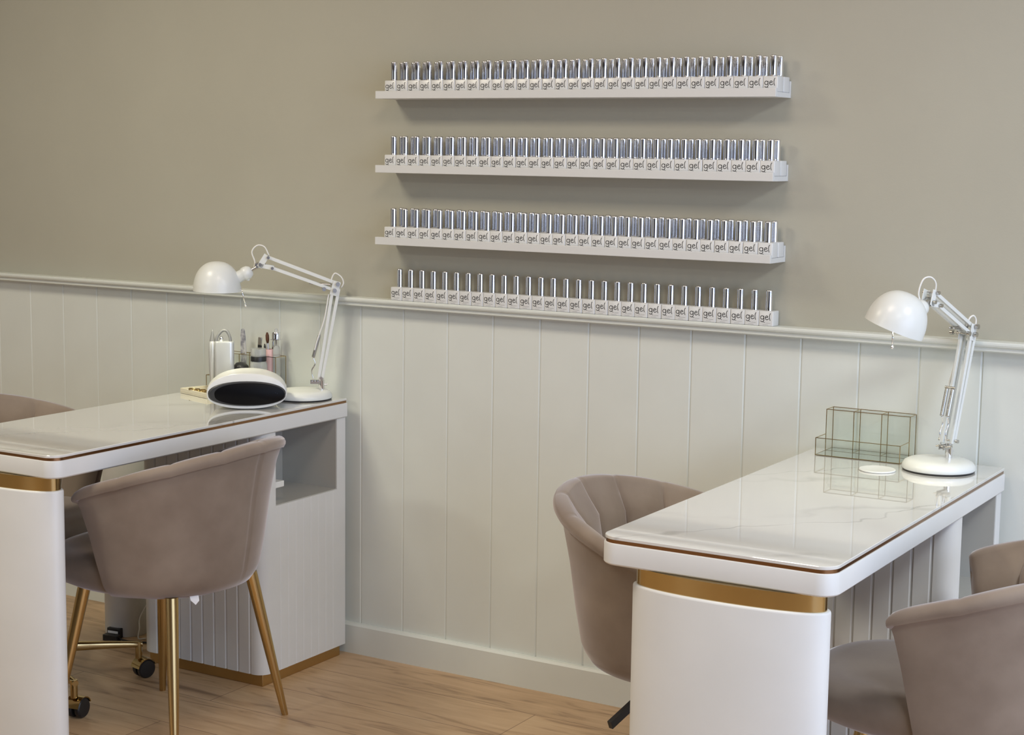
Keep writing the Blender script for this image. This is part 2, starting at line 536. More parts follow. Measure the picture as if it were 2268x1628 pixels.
BP = 0.03812
for z, nm in zip(LEDGE_Z, NAMES):
    pos = {'top': 'top ledge', 'second': 'middle ledge', 'third': 'lowest ledge'}[nm]
    for i in range(30):
        x = 1.4715 + BP * (i + .5)
        place_bottle(x, -.0666 + random.uniform(-.0006, .0006), z + .0122, 'chrome-capped gel bottle, front row of %s, %s' % (pos, where(i)), 'gel polish bottles in the front row of the %s' % pos, True)
    for i in range(30):
        x = 1.4715 + BP * (i + .5)
        place_bottle(x, -.0270 + random.uniform(-.0004, .0004), z + .0122, 'chrome-capped bottle, back row of %s, %s' % (pos, where(i)), 'gel polish bottles in the back row of the %s' % pos, False)
for i in range(30):
    place_bottle(1.462 + BP * (i + .5), -.0210, 1.0512, 'chrome-capped gel bottle standing on the chair rail, %s' % where(i), 'gel polish bottles standing on the chair rail', True)


# ------------------------------------------------------------------ desks
def slab_outline(x0, x1, y0, y1, r, n=10):
    """near corners (y0) rounded, wall corners (y1) nearly square; counter-clockwise"""
    pts = []
    for cx, cy, a0, rr in ((x1, y1, 0, .004), (x0, y1, PI / 2, .004), (x0, y0, PI, r), (x1, y0, 1.5 * PI, r)):
        sx = -1 if cx == x1 else 1; sy = -1 if cy == y1 else 1
        for k in range(n + 1):
            a = a0 + PI / 2 * k / n
            pts.append((cx + sx * rr + rr * math.cos(a), cy + sy * rr + rr * math.sin(a)))
    return pts


def inset_slab(b, x0, x1, y0, y1, r, levels):
    rings = [[(x, y, z) for x, y in slab_outline(x0 + i, x1 - i, y0 + i, y1 - i, r - i)] for z, i in levels]
    loft(b, rings)


def superell(cx, cy, a, bb, n, N=64):
    out = []
    for k in range(N):
        t = 2 * PI * k / N; c, s = math.cos(t), math.sin(t)
        out.append((cx + a * math.copysign(abs(c) ** (2 / n), c), cy + bb * math.copysign(abs(s) ** (2 / n), s)))
    return out


DW, DL = .4646, 1.13


def desk(ox, oy, label):
    """local origin: left wall corner on the floor; x right, y negative towards the room"""
    t = thing('manicure_desk', label, 'desk', (ox, oy, 0), 0)
    b = new(); inset_slab(b, .002, DW - .002, -DL + .002, 0, .034, [(.7535, .001), (.7542, 0), (.7590, 0), (.7600, .0010)])
    link('marble_top', b, M_marble, t, smooth=True, autosmooth=30)
    b = new(); inset_slab(b, .003, DW - .003, -DL + .003, -.001, .033, [(.7470, 0), (.7534, 0)])
    link('bronze_trim', b, M_trim, t, smooth=True, autosmooth=30)
    b = new(); inset_slab(b, 0, DW, -DL, 0, .036, [(.7045, .005), (.7060, .002), (.7085, 0), (.7445, 0), (.7465, .001), (.7470, .002)])
    link('apron', b, M_desk, t, smooth=True, autosmooth=30)
    # pedestal at the room end: oval column with a brass collar
    cx, cy = DW / 2 + .022, -DL + .036
    b = new(); loft(b, [[(x, y, z) for x, y in superell(cx, cy, .193 - i, .056 - i, 2.2, 120)] for z, i in ((.0, .0), (.668, 0), (.671, .001), (.6725, .003))])
    link('pedestal', b, M_desk, t, smooth=True, autosmooth=40)
    b = new(); loft(b, [[(x, y, z) for x, y in superell(cx, cy, .186, .049, 2.2, 120)] for z in (.672, .7050)])
    link('brass_collar', b, M_gold, t, smooth=True, autosmooth=40)
    # cabinet at the wall end; niche opens to the right (+x)
    cx0, cx1, cy0, cy1, zb, zt = .012, DW - .006, -.378, -.004, .034, .7045
    ny0, ny1, nz0 = cy0 + .058, cy1 - .040, .500     # niche
    # the front (towards the room) is fluted, its corners are rounded
    R = .035
    b = new()
    prof = [(cx1, ny0)]
    for k in range(9):
        a = -PI / 2 * k / 8
        prof.append((cx1 - R + R * math.cos(a), cy0 + R + R * math.sin(a)))
    gp = .0425; x = cx1 - R - .010
    while x > cx0 + R + .01:
        prof += [(x + .0028, cy0), (x + .0022, cy0 + .0045), (x + .0010, cy0 + .0045), (x - .0052, cy0)]
        x -= gp
    for k in range(9):
        a = -PI / 2 - PI / 2 * k / 8
        prof.append((cx0 + R + R * math.cos(a), cy0 + R + R * math.sin(a)))
    prof += [(cx0, ny0)]
    loft(b, [[(x, y, zb) for x, y in prof], [(x, y, zt) for x, y in prof]])
    link('fluted_front', b, M_desk, t, smooth=True, autosmooth=30)
    # carcass behind the front, around the niche
    b = new()
    box(b, cx0, cx1 - .20, ny0, cy1, zb, zt)
    box(b, cx1 - .20, cx1, ny1, cy1, zb, zt)
    # side face below niche with shallow vertical grooves
    prof = [(cx1 - .20, ny0), ]
    y = ny0 + .020
    side = [(cx1, ny0)]
    while y < ny1 - .01:
        side += [(cx1, y - .0015), (cx1 - .0012, y), (cx1, y + .0015)]
        y += .034
    side += [(cx1, ny1), (cx1 - .20, ny1)]
    prof = prof + side
    loft(b, [[(x, y, zb) for x, y in prof], [(x, y, nz0) for x, y in prof]])
    link('cabinet_carcass', b, M_desk, t)
    b = new()
    box(b, cx1 - .1985, cx1 - .0015, ny0 + .0005, ny1 - .0005, nz0, nz0 + .003)
    box(b, cx1 - .1995, cx1 - .196, ny0 + .0005, ny1 - .0005, nz0 + .003, zt - .0005)
    box(b, cx1 - .196, cx1 - .0015, ny1 - .003, ny1 - .0003, nz0 + .003, zt - .0005)
    link('niche_lining', b, M_niche, t, label='grey glossy lining of the open side niche')
    b = new()
    box(b, cx0 + .02, cx1 - .012, cy0 + .012, cy1 - .01, 0, zb)
    link('gold_plinth', b, M_plinth, t, bevel=.002)
    return t


DLX, DLY = .848, -.0373
DRX, DRY = 2.7177, -.0227
d1 = desk(DLX, DLY, 'long white desk with marble top at the left, nail lamp and organiser on it')
d2 = desk(DRX, DRY, 'long white desk with marble top at the right, nearly empty top')
b = new(); box(b, DW - .075, DW - .018, -.3195, -.268, .545, .562); link('outlet_block', b, M_white, d1, bevel=.002, label='white outlet block inside the niche')


# ------------------------------------------------------------------ chairs
UM = math.radians(104)
HB, HA, ZS = .765, .658, .376


def hgt(u):
    a = abs(u) / UM
    return HB - (HB - HA) * a ** 1.75


PR = [(0, .150), (.02, .185), (.06, .213), (.14, .228), (.35, .242), (.62, .256), (.84, .272), (.95, .286), (1, .293)]


def UZ(z, h):
    return .915 + .085 * min(1, max(0, (z - ZS) / (h - ZS)))


def rout(t):
    for (a, ra), (c, rc) in zip(PR[:-1], PR[1:]):
        if t <= c: return ra + (rc - ra) * (t - a) / (c - a)
    return PR[-1][1]


def chair_shell(root, zo=0, fr=.280):
    NU = 108
    # outer upholstered shell
    b = new(); rings = []
    for k in range(NU + 1):
        u = -UM + 2 * UM * k / NU
        h = hgt(u); H = h - ZS
        e = min(1, (UM - abs(u)) / math.radians(7)); e = math.sqrt(max(0, 1 - (1 - e) ** 2))
        top = h - .020 - .012 * (1 - e)
        seam = .0035 * math.exp(-(u / .008) ** 2)
        pr = []
        NV = 18
        for i in range(NV + 1):
            t = i / NV; z = ZS + (top - ZS) * t
            pr.append((rout((z - ZS) / H) - .001 - seam * (t > .12), z))
        th = .020 * (.25 + .75 * e)
        for i in range(NV, -1, -1):
            t = i / NV; z = ZS + .004 + (top - .004 - ZS) * t
            pr.append((rout((z - ZS) / H) - th, z))
        rings.append([(r * math.cos(u * UZ(z, h)), r * math.sin(u * UZ(z, h)), z) for r, z in pr])
    loft(b, rings)
    link('outer_shell', b, M_velvet, root, smooth=True, autosmooth=60)
    # padded fluted inside with the rolled rim
    b = new(); rings = []
    NF = 8
    for k in range(NF * 16 + 1):
        s = k / (NF * 16); u = -UM + 2 * UM * s
        h = hgt(u); H = h - ZS
        e = min(1, (UM - abs(u)) / math.radians(8)); e = math.sqrt(max(0.0, 1 - (1 - e) ** 2))
        fl = abs(math.sin(PI * s * NF)) ** .38
        if k in (0, NF * 16): fl = .3
        puff = .016 * fl
        th = .046 * (.35 + .65 * e)
        hh = h - .010 * (1 - e)
        Rt = rout(1.0); R9 = rout(.9)
        zb_ = ZS + .055
        pr = [(rout((hh - .022 - ZS) / H) - .0005, hh - .022),
              ]
        rr = .0165 * (.6 + .4 * e)
        for ang in (-40, -15, 10, 35, 60, 85, 110, 135, 160):
            g = math.radians(ang)
            pr.append((Rt + .001 - rr + rr * math.cos(g) - (puff * .5 if ang > 90 else 0), hh - rr + rr * math.sin(g) + puff * .12))
        pr.append((Rt - .045 * (.5 + .5 * e) - puff * .7, hh - .036))
        for i in range(1, 9):
            z = (hh - .036) + (zb_ - (hh - .036)) * i / 8
            f = math.sin(PI * min(1, i / 8 * .5 + .5))
            pr.append((rout((z - ZS) / H) - th - puff, z))
        pr.append((rout((zb_ - ZS) / H) - .018, zb_))
        pr.append((rout(.6) - .018, ZS + .6 * (hh - ZS)))
        pr.append((rout((hh - .035 - ZS) / H) - .014, hh - .035))
        rings.append([(r * math.cos(u * UZ(z, h)), r * math.sin(u * UZ(z, h)), z) for r, z in pr])
    loft(b, rings)
    link('fluted_backrest', b, M_velvet, root, smooth=True, autosmooth=60)
    # seat cushion
    b = new(); rings = []
    for z, f, n in ((.3785, .30, 2.2), (.380, .66, 2.3), (.387, .84, 2.5), (.400, .93, 2.7), (.422, .985, 2.8), (.450, 1.0, 2.8), (.466, .97, 2.8), (.476, .90, 2.7), (.481, .79, 2.5), (.483, .42, 2.2), (.4835, .14, 2.0)):
        pf = superell(0, 0, fr * f, .218 * f, n, 72); pb = superell(0, 0, .196 * f, .218 * f, 2.1, 72)
        rings.append([((p if p[0] < 0 else q_)[0] - .020, (p if p[0] < 0 else q_)[1], z) for p, q_ in zip(pf, pb)])
    loft(b, rings)
    link('seat_cushion', b, M_velvet, root, smooth=True, autosmooth=60)
    for c in root.children:
        c.location.z = zo


def chair_legs(root, feet):
    for fx, fy in feet:
        b = new()
        top = (fx * .70, fy * .70, .392)
        M, L = frame_to((fx, fy, 0), top)
        # flat cut foot
        n = 20; rings = []
        for t, r in ((0, .0085), (.004 / L, .0088), (.25, .0115), (.6, .0145), (.95, .0165), (1, .0165)):
            c = Vector((fx, fy, 0)).lerp(Vector(top), t)
            rings.append([(c.x + r * math.cos(2 * PI * k / n), c.y + r * math.sin(2 * PI * k / n), c.z) for k in range(n)])
        loft(b, rings)
        link('leg', b, M_goldsat, root, smooth=True, autosmooth=50)


def tub_chair(loc, rz, label, grp, zo=0, fr=.280):
    t = thing('velvet_tub_chair', label, 'chair', (loc[0], loc[1], 0), rz, grp)
    chair_shell(t, zo, fr)
    return t


A = tub_chair((1.297, -.772), math.radians(6.0), 'taupe velvet tub chair on four brass legs, tucked under the left desk', 'velvet customer chairs', -.003)
chair_legs(A, [(.212, .205), (.178, -.226), (-.190, .220), (-.222, -.190)])
b = new()
vs = [b.verts.new(p) for p in ((.155, -.128, .392), (.170, -.112, .392), (.172, -.112, .378), (.166, -.118, .368), (.158, -.127, .380))]
vs2 = [b.verts.new((v.co.x - .001, v.co.y + .001, v.co.z)) for v in vs]
b.faces.new(vs); b.faces.new(vs2[::-1])
for i in range(5): b.faces.new((vs[i], vs[(i + 1) % 5], vs2[(i + 1) % 5], vs2[i]))
link('fabric_tag', b, M_tag, A, label='white fabric care tag')
D = tub_chair((3.298, -.735), math.radians(1.0), 'taupe velvet tub chair beside the right desk, cut off by the photo edge', 'velvet customer chairs')
chair_legs(D, [(.205, .205), (.205, -.205), (-.205, .205), (-.205, -.205)])


def swivel_base(root, a0, R=.30):
    b = new(); lathe(b, [(0, .28), (.024, .28), (.024, .357), (0, .357)], 24); link('seat_mount', b, M_blackm, root, smooth=True, autosmooth=40)
    b = new(); lathe(b, [(0, .085), (.030, .085), (.030, .155), (.024, .160), (.024, .17), (.014, .172), (.014, .30), (0, .30)], 24)
    link('gas_column', b, M_gold, root, smooth=True, autosmooth=40)
    for k in range(5):
        a = a0 + 2 * PI * k / 5; c, s = math.cos(a), math.sin(a)
        b = new(); rings = []
        for r, z, wd, hh in ((.015, .112, .030, .034), (.10, .110, .026, .028), (.22, .103, .021, .021), (R - .004, .097, .018, .016), (R + .010, .096, .016, .014)):
            rings.append([(r * c - wd / 2 * x * s, r * s + wd / 2 * x * c, z + hh / 2 * y) for x, y in superell(0, 0, 1, 1, 3, 16)])
        loft(b, rings)
        lathe(b, [(0, .056), (.0085, .056), (.0095, .06), (.0095, .104), (0, .104)], 16, Matrix.Translation((R * c, R * s, 0)))
        arm = link('base_arm', b, M_gold, root, smooth=True, autosmooth=50)
        # castor
        cc = bpy.data.objects.new('castor', None)
        ang = a + [2.1, .4, 1.6, -1.0, .8][k]
        M = Matrix.Translation((R * c, R * s, 0)) @ Matrix.Rotation(ang, 4, 'Z')
        b = new()
        for sgn in (-1, 1):
            Mw = M @ Matrix.Translation((.016, sgn * .0045, .0262)) @ Matrix.Rotation(-sgn * PI / 2, 4, 'X')
            lathe(b, [(0, 0), (.024, 0), (.0262, .003), (.0262, .012), (.023, .0155), (.010, .017), (0, .017)], 32, Mw)
        ca = link('castor', b, M_blackm, root, smooth=True, autosmooth=35)
        b = new()
        # curved gold hood over the wheels
        rings = []
        for j in range(13):
            t = math.radians(10 + 150 * j / 12)
            rr0, rr1 = .0275, .0300
            pts = []
            for rr, yy in ((rr0, -.0195), (rr1, -.0205), (rr1 + .001, 0), (rr1, .0205), (rr0, .0195), (rr0, 0)):
                pts.append(M @ Vector((.016 - rr * math.cos(t) * -1 * -1, yy, .0262 + rr * math.sin(t))))
            rings.append(pts)
        loft(b, rings)
        link('castor_hood', b, M_gold, ca, smooth=True, autosmooth=50)


B = tub_chair((.772, -.765), math.radians(180), 'taupe velvet swivel tub chair on gold castor base behind the left desk', 'velvet swivel chairs', .022, .195)
swivel_base(B, math.radians(-20) - math.radians(180))
Cc = tub_chair((2.664, -.630), math.radians(180), 'taupe velvet swivel tub chair between the left desk and the right desk', 'velvet swivel chairs', -.020, .238)
swivel_base(Cc, math.radians(14) - PI)
b = new()
tube(b, spline([(0.0, .02, .350), (.006, .12, .352), (.013, .19, .340)], 6), .004)
obox(b, (.012, .188, .340), (.036, .280, .300), .010, .017)
link('height_lever', b, M_blackm, Cc, label='black seat height lever')


# ------------------------------------------------------------------ desk lamps
def lamp(base, neck, a, pose, shade_axis, label):
    """base: centre of the foot on the desk; neck: foot of the stem; a: unit horizontal arm direction
    pose: dict of (h, z) points measured from the neck"""
    bx, by, bz = base
    t = thing('desk_lamp', label, 'lamp', base, 0, 'white articulated desk lamps')
    a = Vector((a[0], a[1], 0)).normalized(); s = Vector((-a.y, a.x, 0))
    N = Vector((neck[0] - bx, neck[1] - by, 0))

    def Q(h, z, o=0): return N + a * h + s * o + Vector((0, 0, z - bz))
    b = new(); lathe(b, [(0, .001), (.080, .001), (.0815, .004), (0, .004)], 64); link('base_pad', b, M_blackm, t, smooth=True, autosmooth=40)
    b = new(); lathe(b, [(0, .003), (.0805, .003), (.0825, .006), (.0815, .013), (.077, .020), (.069, .0245), (.055, .0265), (0, .027)], 64)
    link('lamp_base', b, M_lamp, t, smooth=True, autosmooth=60)
    b = new(); lathe(b, [(0, .0268), (.0085, .0268), (.0085, .052), (.0065, .054), (.0065, .060), (0, .060)], 20, Matrix.Translation(N)); rod(b, N + s * 0 + Vector((0, 0, .04)), N + a * -.016 + Vector((0, 0, .04)), .003)
    link('stem', b, M_chrome, t, smooth=True, autosmooth=40)
    pv = pose['pivot']; el = pose['elbow']; et = pose['elbtop']; jt = pose['topjoint']; lj = pose['lowjoint']; jn = pose['joint']
    wd = .012   # half spacing of the paired bars
    # lower bracket
    b = new()
    for o in (-wd, wd):
        obox(b, Q(pv[0] - .007, pv[1] - .014, o * .45), Q(pv[0] + .030, pv[1] - .014, o * .45), .002, .010)
    rod(b, Q(pv[0], pv[1], -wd - .010), Q(pv[0], pv[1], wd + .010), .0022)
    for hh in (.010, .018, .026):
        rod(b, Q(pv[0] + hh, pv[1] - .012, -wd - .004), Q(pv[0] + hh, pv[1] - .012, wd + .004), .002)
    for o in (-wd - .010, wd + .010): rod(b, Q(pv[0], pv[1], o - .003), Q(pv[0], pv[1], o + .003), .0042)
    link('lower_bracket', b, M_steel, t, smooth=True, autosmooth=40)
    # lower arm: front and rear pair of square bars
    for nm, (h0, z0), (h1, z1) in (('lower_arm', (pv[0] - .004, pv[1]), (el[0] - .012, el[1] + .004)), ('lower_arm', (pv[0] + .007, pv[1] - .006), (el[0] + .007, el[1] - .006))):
        b = new()
        for o in (-wd, wd):
            obox(b, Q(h0, z0, o), Q(h1, z1, o), .0065, .0085, up=a)
        link(nm, b, M_lamp, t, bevel=.0008)
    # elbow plate
    b = new()
    for o in (-wd - .003, wd + .003):
        obox(b, Q(el[0] + .004, el[1] - .014, o), Q(et[0] + .002, et[1] + .006, o), .002, .022, up=a)
    link('elbow_plate', b, M_lamp, t, bevel=.0006)
    b = new()
    for (h, z) in (el, et, (el[0] + .03, el[1] + .004)):
        rod(b, Q(h, z, -wd - .012), Q(h, z, wd + .012), .0018)
        for o in (-wd - .010, wd + .010): rod(b, Q(h, z, o - .0035), Q(h, z, o + .0035), .0058, n=20)
    link('elbow_bolts', b, M_steel, t, smooth=True, autosmooth=40)
    # upper arm
    b = new()
    for o in (-wd + .003, wd - .003): obox(b, Q(et[0], et[1], o), Q(jt[0], jt[1], o), .0065, .0085, up=(0, 0, 1))
    link('upper_arm', b, M_lamp, t, bevel=.0008)
    b = new()
    for o in (-wd + .003, wd - .003): obox(b, Q(el[0], el[1], o), Q(lj[0], lj[1], o), .0065, .0085, up=(0, 0, 1))
    link('upper_arm', b, M_lamp, t, bevel=.0008)
    # head bracket
    b = new()
    for o in (-wd, wd): obox(b, Q(jt[0] + .004, jt[1] + .006, o), Q(jn[0] + .002, jn[1] - .008, o), .002, .016, up=a)
    for o in (-wd, wd): obox(b, Q(jn[0] + .004, jn[1] - .003, o), Q(lj[0] - .004, lj[1], o), .002, .012, up=(0, 0, 1))
    link('head_bracket', b, M_lamp, t, bevel=.0005)
    b = new()
    for (h, z) in (jt, lj, jn):
        for o in (-wd - .006, wd + .006): rod(b, Q(h, z, o - .003), Q(h, z, o + .003), .0042, n=20)
        rod(b, Q(h, z, -wd - .006), Q(h, z, wd + .006), .0018)
    sp_ = pose['socket']
    rod(b, Q(jn[0], jn[1] - .002, 0), Q(jn[0] + .012, jn[1] - .006, 0), .0085, n=20)
    rod(b, Q(jn[0], jn[1] - .004, 0), Q(*sp_, 0), .0045); obox(b, Q(jn[0] - .014, jn[1] + .004, 0), Q(jn[0] + .012, jn[1] - .006, 0), .020, .012)
    rod(b, Q(*sp_, -.012), Q(*sp_, .012), .0042, n=18)
    link('swivel_joint', b, M_steel, t, smooth=True, autosmooth=40)
    # springs: lower pair and upper single
    def spring(name, p, q, n=16, r=.0036):
        bb = new(); p = Vector(p); q = Vector(q); M, L = frame_to(p, q)
        prof = [(0, 0)]
        for i in range(n * 2 + 1): prof.append((r + (.0004 if i % 2 else -.0004), .002 + (L - .004) * i / (n * 2)))
        prof.append((0, L)); lathe(bb, prof, 14, M); link(name, bb, M_steel, t, smooth=True, autosmooth=80)
    dz = el[1] - pv[1]
    for o in (-.0075, .0075):
        spring('spring', Q(pv[0] + .022, pv[1] + .056, o), Q(pv[0] + .004, pv[1] + .121, o), 16, .0045)
    ux = jt[0] - et[0]; uz = jt[1] - et[1]
    for o in (-.005, .005):
        spring('spring', Q(el[0] + .008, et[1] - .002, o), Q(el[0] + .072, el[1] + .018, o), 14, .0028)
    # spring hooks
    b = new()
    for o in (-.0075, .0075):
        b = new(); tube(b, spline([Q(pv[0] + .022, pv[1] + .058, o), Q(pv[0] + .016, pv[1] + .038, o), Q(pv[0] + .026, pv[1] + .018, o), Q(pv[0] + .020, pv[1] - .008, o)], 5), .0015, 8)
        link('spring_hook', b, M_chrome, t, smooth=True)
    b = new(); rod(b, Q(pv[0] + .004, pv[1] + .122, -.013), Q(pv[0] + .004, pv[1] + .122, .013), .003)
    link('spring_bar', b, M_steel, t, smooth=True, autosmooth=40)
    # shade
    c = Q(*pose['shade']); ax = Vector(shade_axis).normalized()
    xx = ax.cross(s).normalized(); yy = ax.cross(xx)
    M = Matrix(((xx.x, yy.x, ax.x, c.x), (xx.y, yy.y, ax.y, c.y), (xx.z, yy.z, ax.z, c.z), (0, 0, 0, 1)))
    b = new(); R = pose.get('R', .067); H = pose.get('H', .078)
    outp, inn = [], []
    for i in range(17):
        f = PI / 2 * i / 16
        outp.append((R * math.cos(f) ** .85 if i < 16 else 0, H * math.sin(f)))
    outp = [(R + .0005, -.008), (R, 0)] + outp[1:]
    inn = [(max(r - .0025, 0) if r > 0 else 0, z - .002 if i > 1 else z) for i, (r, z) in enumerate(outp)][::-1]
    lathe(b, outp + inn[0:1] + inn[1:] + [(R + .0005, -.008)], 56, M)
    link('lamp_shade', b, M_lamp, t, smooth=True, autosmooth=60)
    # socket neck from the shade to the joint
    b = new()
    q = Q(*sp_)
    d = (q - c).normalized()
    # start on the shade surface
    p0 = c + d * pose.get('s0', .058)
    p1 = q + d * .012
    Mn, L = frame_to(p0, p1)
    lathe(b, [(0, 0), (.017, 0), (.0165, L * .42), (.0185, L * .45), (.0195, L * .62), (.018, L * .8), (.013, L * .95), (.008, L), (0, L)], 28, Mn)
    rod(b, q - s * 0 + Vector((0, 0, -.012)), q + Vector((0, 0, -.024)), .006, .004)
    link('lamp_socket', b, M_lamp, t, smooth=True, autosmooth=60)
    b = new(); sw = pose['switch']; p = Q(*sw[0], sw[0][2] if len(sw[0]) > 2 else 0) if False else Q(sw[0][0], sw[0][1], sw[2]); q2 = Q(sw[1][0], sw[1][1], sw[2])
    rod(b, p, q2, .0017); lathe(b, [(0, -.004), (.003, -.003), (.004, 0), (.003, .003), (0, .004)], 16, Matrix.Translation(q2))
    link('handle_pin', b, M_chrome, t, smooth=True)
    # bulb
    b = new(); lathe(b, [(0, -.004), (.009, -.002), (.0155, .006), (.018, .016), (.014, .028), (.009, .038), (0, .040)], 24, M)
    link('bulb', b, M_bulb, t, smooth=True)
    l = bpy.data.lights.new('bulb_light', 'SPOT'); l.energy = pose.get('W', 3.0); l.color = (1.0, .97, .70); l.spot_size = math.radians(130); l.spot_blend = .7; l.shadow_soft_size = .018
    lo = bpy.data.objects.new('bulb_light', l); COL.objects.link(lo); lo.location = Vector(base) + c - ax * .010
    lo.rotation_euler = (-ax).to_track_quat('-Z', 'Y').to_euler()
    # cable loops
    for nm, pts in (('cable', pose['cable1']), ('cable', pose['cable2']), ('cable', pose['cable3'])):
        b = new(); tube(b, spline([Q(*p) for p in pts], 8), .0020, 8); link(nm, b, M_cable, t, smooth=True)
    return t


poseL = dict(pivot=(.002, .821), elbow=(-.037, 1.071), elbtop=(-.046, 1.089), lowjoint=(.138, 1.133), topjoint=(.149, 1.163), joint=(.172, 1.144),
             socket=(.206, 1.121), shade=(.293, 1.075), R=.0660, H=.076, switch=((.229, 1.088), (.213, 1.026), .0), s0=.062, W=2.2,
             cable1=[(.190, 1.131, -.006), (.187, 1.150, -.006), (.195, 1.178, -.006), (.180, 1.196, -.006), (.160, 1.192, -.006), (.147, 1.168, -.004)],
             cable2=[(-.026, 1.094, .006), (-.032, 1.112, .006), (-.040, 1.119, .006), (-.056, 1.108, .006), (-.062, 1.092, .006), (-.056, 1.078, .006)],
             cable3=[(-.020, 1.060, .012), (-.008, .99, .014), (.012, .93, .014), (.02, .90, .012)])
lamp((1.215, -.118, .760), (1.252, -.081), (-.785, -.62), poseL, (0.02, 0.0, 1.0), 'white articulated lamp on the left desk, arm bent over the nail dryer')
poseR = dict(pivot=(.003, .827), elbow=(-.055, 1.068), elbtop=(-.060, 1.086), lowjoint=(.088, 1.142), topjoint=(.102, 1.171), joint=(.115, 1.151),
             socket=(.138, 1.140), shade=(.240, 1.106), R=.0660, H=.076, switch=((.228, 1.098), (.228, 1.056), -.012), s0=.060, W=2.2,
             cable1=[(.130, 1.146, -.006), (.138, 1.170, -.010), (.132, 1.200, -.004), (.118, 1.206, .006), (.102, 1.192, .010), (.098, 1.166, .006)],
             cable2=[(-.050, 1.085, .0), (-.054, 1.104, .004), (-.064, 1.110, .008), (-.072, 1.100, .010), (-.070, 1.083, .010)],
             cable3=[(-.052, 1.045, -.018), (-.040, .99, -.022), (-.01, .93, -.020), (.01, .90, -.016)])
lamp((3.060, -.140, .760), (3.074, -.112), (-.27, -.963), poseR, (0.34, 0.10, .93), 'white articulated lamp on the right desk, beside the empty glass organiser')


# ------------------------------------------------------------------ glass and brass organisers
def organiser(loc, label):
    t = thing('glass_organiser', label, 'organiser', loc, 0)
    W_, yl, yt, yb, hl, ht = .206, -.118, -.050, -.003, .042, .102
    r = .0009
    b = new()
    def e(p, q): obox(b, p, q, r * 1.7, r * 1.7, up=(0, 0, 1) if abs(p[2] - q[2]) < 1e-6 else (1, 0, 0))
    z0 = .0012
    for y in (yl, yt, yb): e((0, y, z0), (W_, y, z0))
    for x in (0, W_):
        e((x, yl, z0), (x, yb, z0)); e((x, yl, hl), (x, yt, hl)); e((x, yt, ht), (x, yb, ht))
        e((x, yl, 0), (x, yl, hl)); e((x, yt, 0), (x, yt, ht)); e((x, yb, 0), (x, yb, ht))
    e((0, yl, hl), (W_, yl, hl)); e((0, yt, ht), (W_, yt, ht)); e((0, yb, ht), (W_, yb, ht))
    for x in (W_ / 3, 2 * W_ / 3):
        e((x, yt, 0), (x, yt, ht)); e((x, yb, 0), (x, yb, ht)); e((x, yt, ht), (x, yb, ht)); e((x, yt, z0), (x, yb, z0))
    link('brass_frame', b, M_gold, t)
    b = new()
    def pane(p0, p1, p2, p3): b.faces.new([b.verts.new(p) for p in (p0, p1, p2, p3)])
    pane((0, yl, z0), (W_, yl, z0), (W_, yl, hl), (0, yl, hl))
    pane((0, yt, z0), (W_, yt, z0), (W_, yt, ht), (0, yt, ht))
    pane((0, yb, z0), (W_, yb, z0), (W_, yb, ht), (0, yb, ht))
    for x in (0, W_):
        pane((x, yl, z0), (x, yt, z0), (x, yt, hl), (x, yl, hl))
    for x in (0, W_ / 3, 2 * W_ / 3, W_): pane((x, yt, z0), (x, yb, z0), (x, yb, ht), (x, yt, ht))
    link('glass_panes', b, M_pane, t)
    b = new(); box(b, .001, W_ - .001, yl + .001, yb - .001, .0004, .0016); link('mirror_floor', b, mat('mirror glass', (.62, .66, .64), .05, .8), t)
    return t


organiser((2.757, -.004, .7603), 'empty brass-edged glass organiser standing on the right desk')
organiser((.8665, -.012 - .004, .7603), 'brass-edged glass organiser full of brushes at the back of the left desk')

# round white coaster on right desk
b = new(); lathe(b, [(0, 0), (.0400, 0), (.0412, .001), (.0412, .003), (.040, .004), (.037, .0036), (0, .0034)], 48)
o = link('round_coaster', b, M_white, smooth=True, autosmooth=40, loc=(2.945, -.226, .7602)); tag(o, 'round white coaster lying flat in front of the glass organiser', 'coaster')


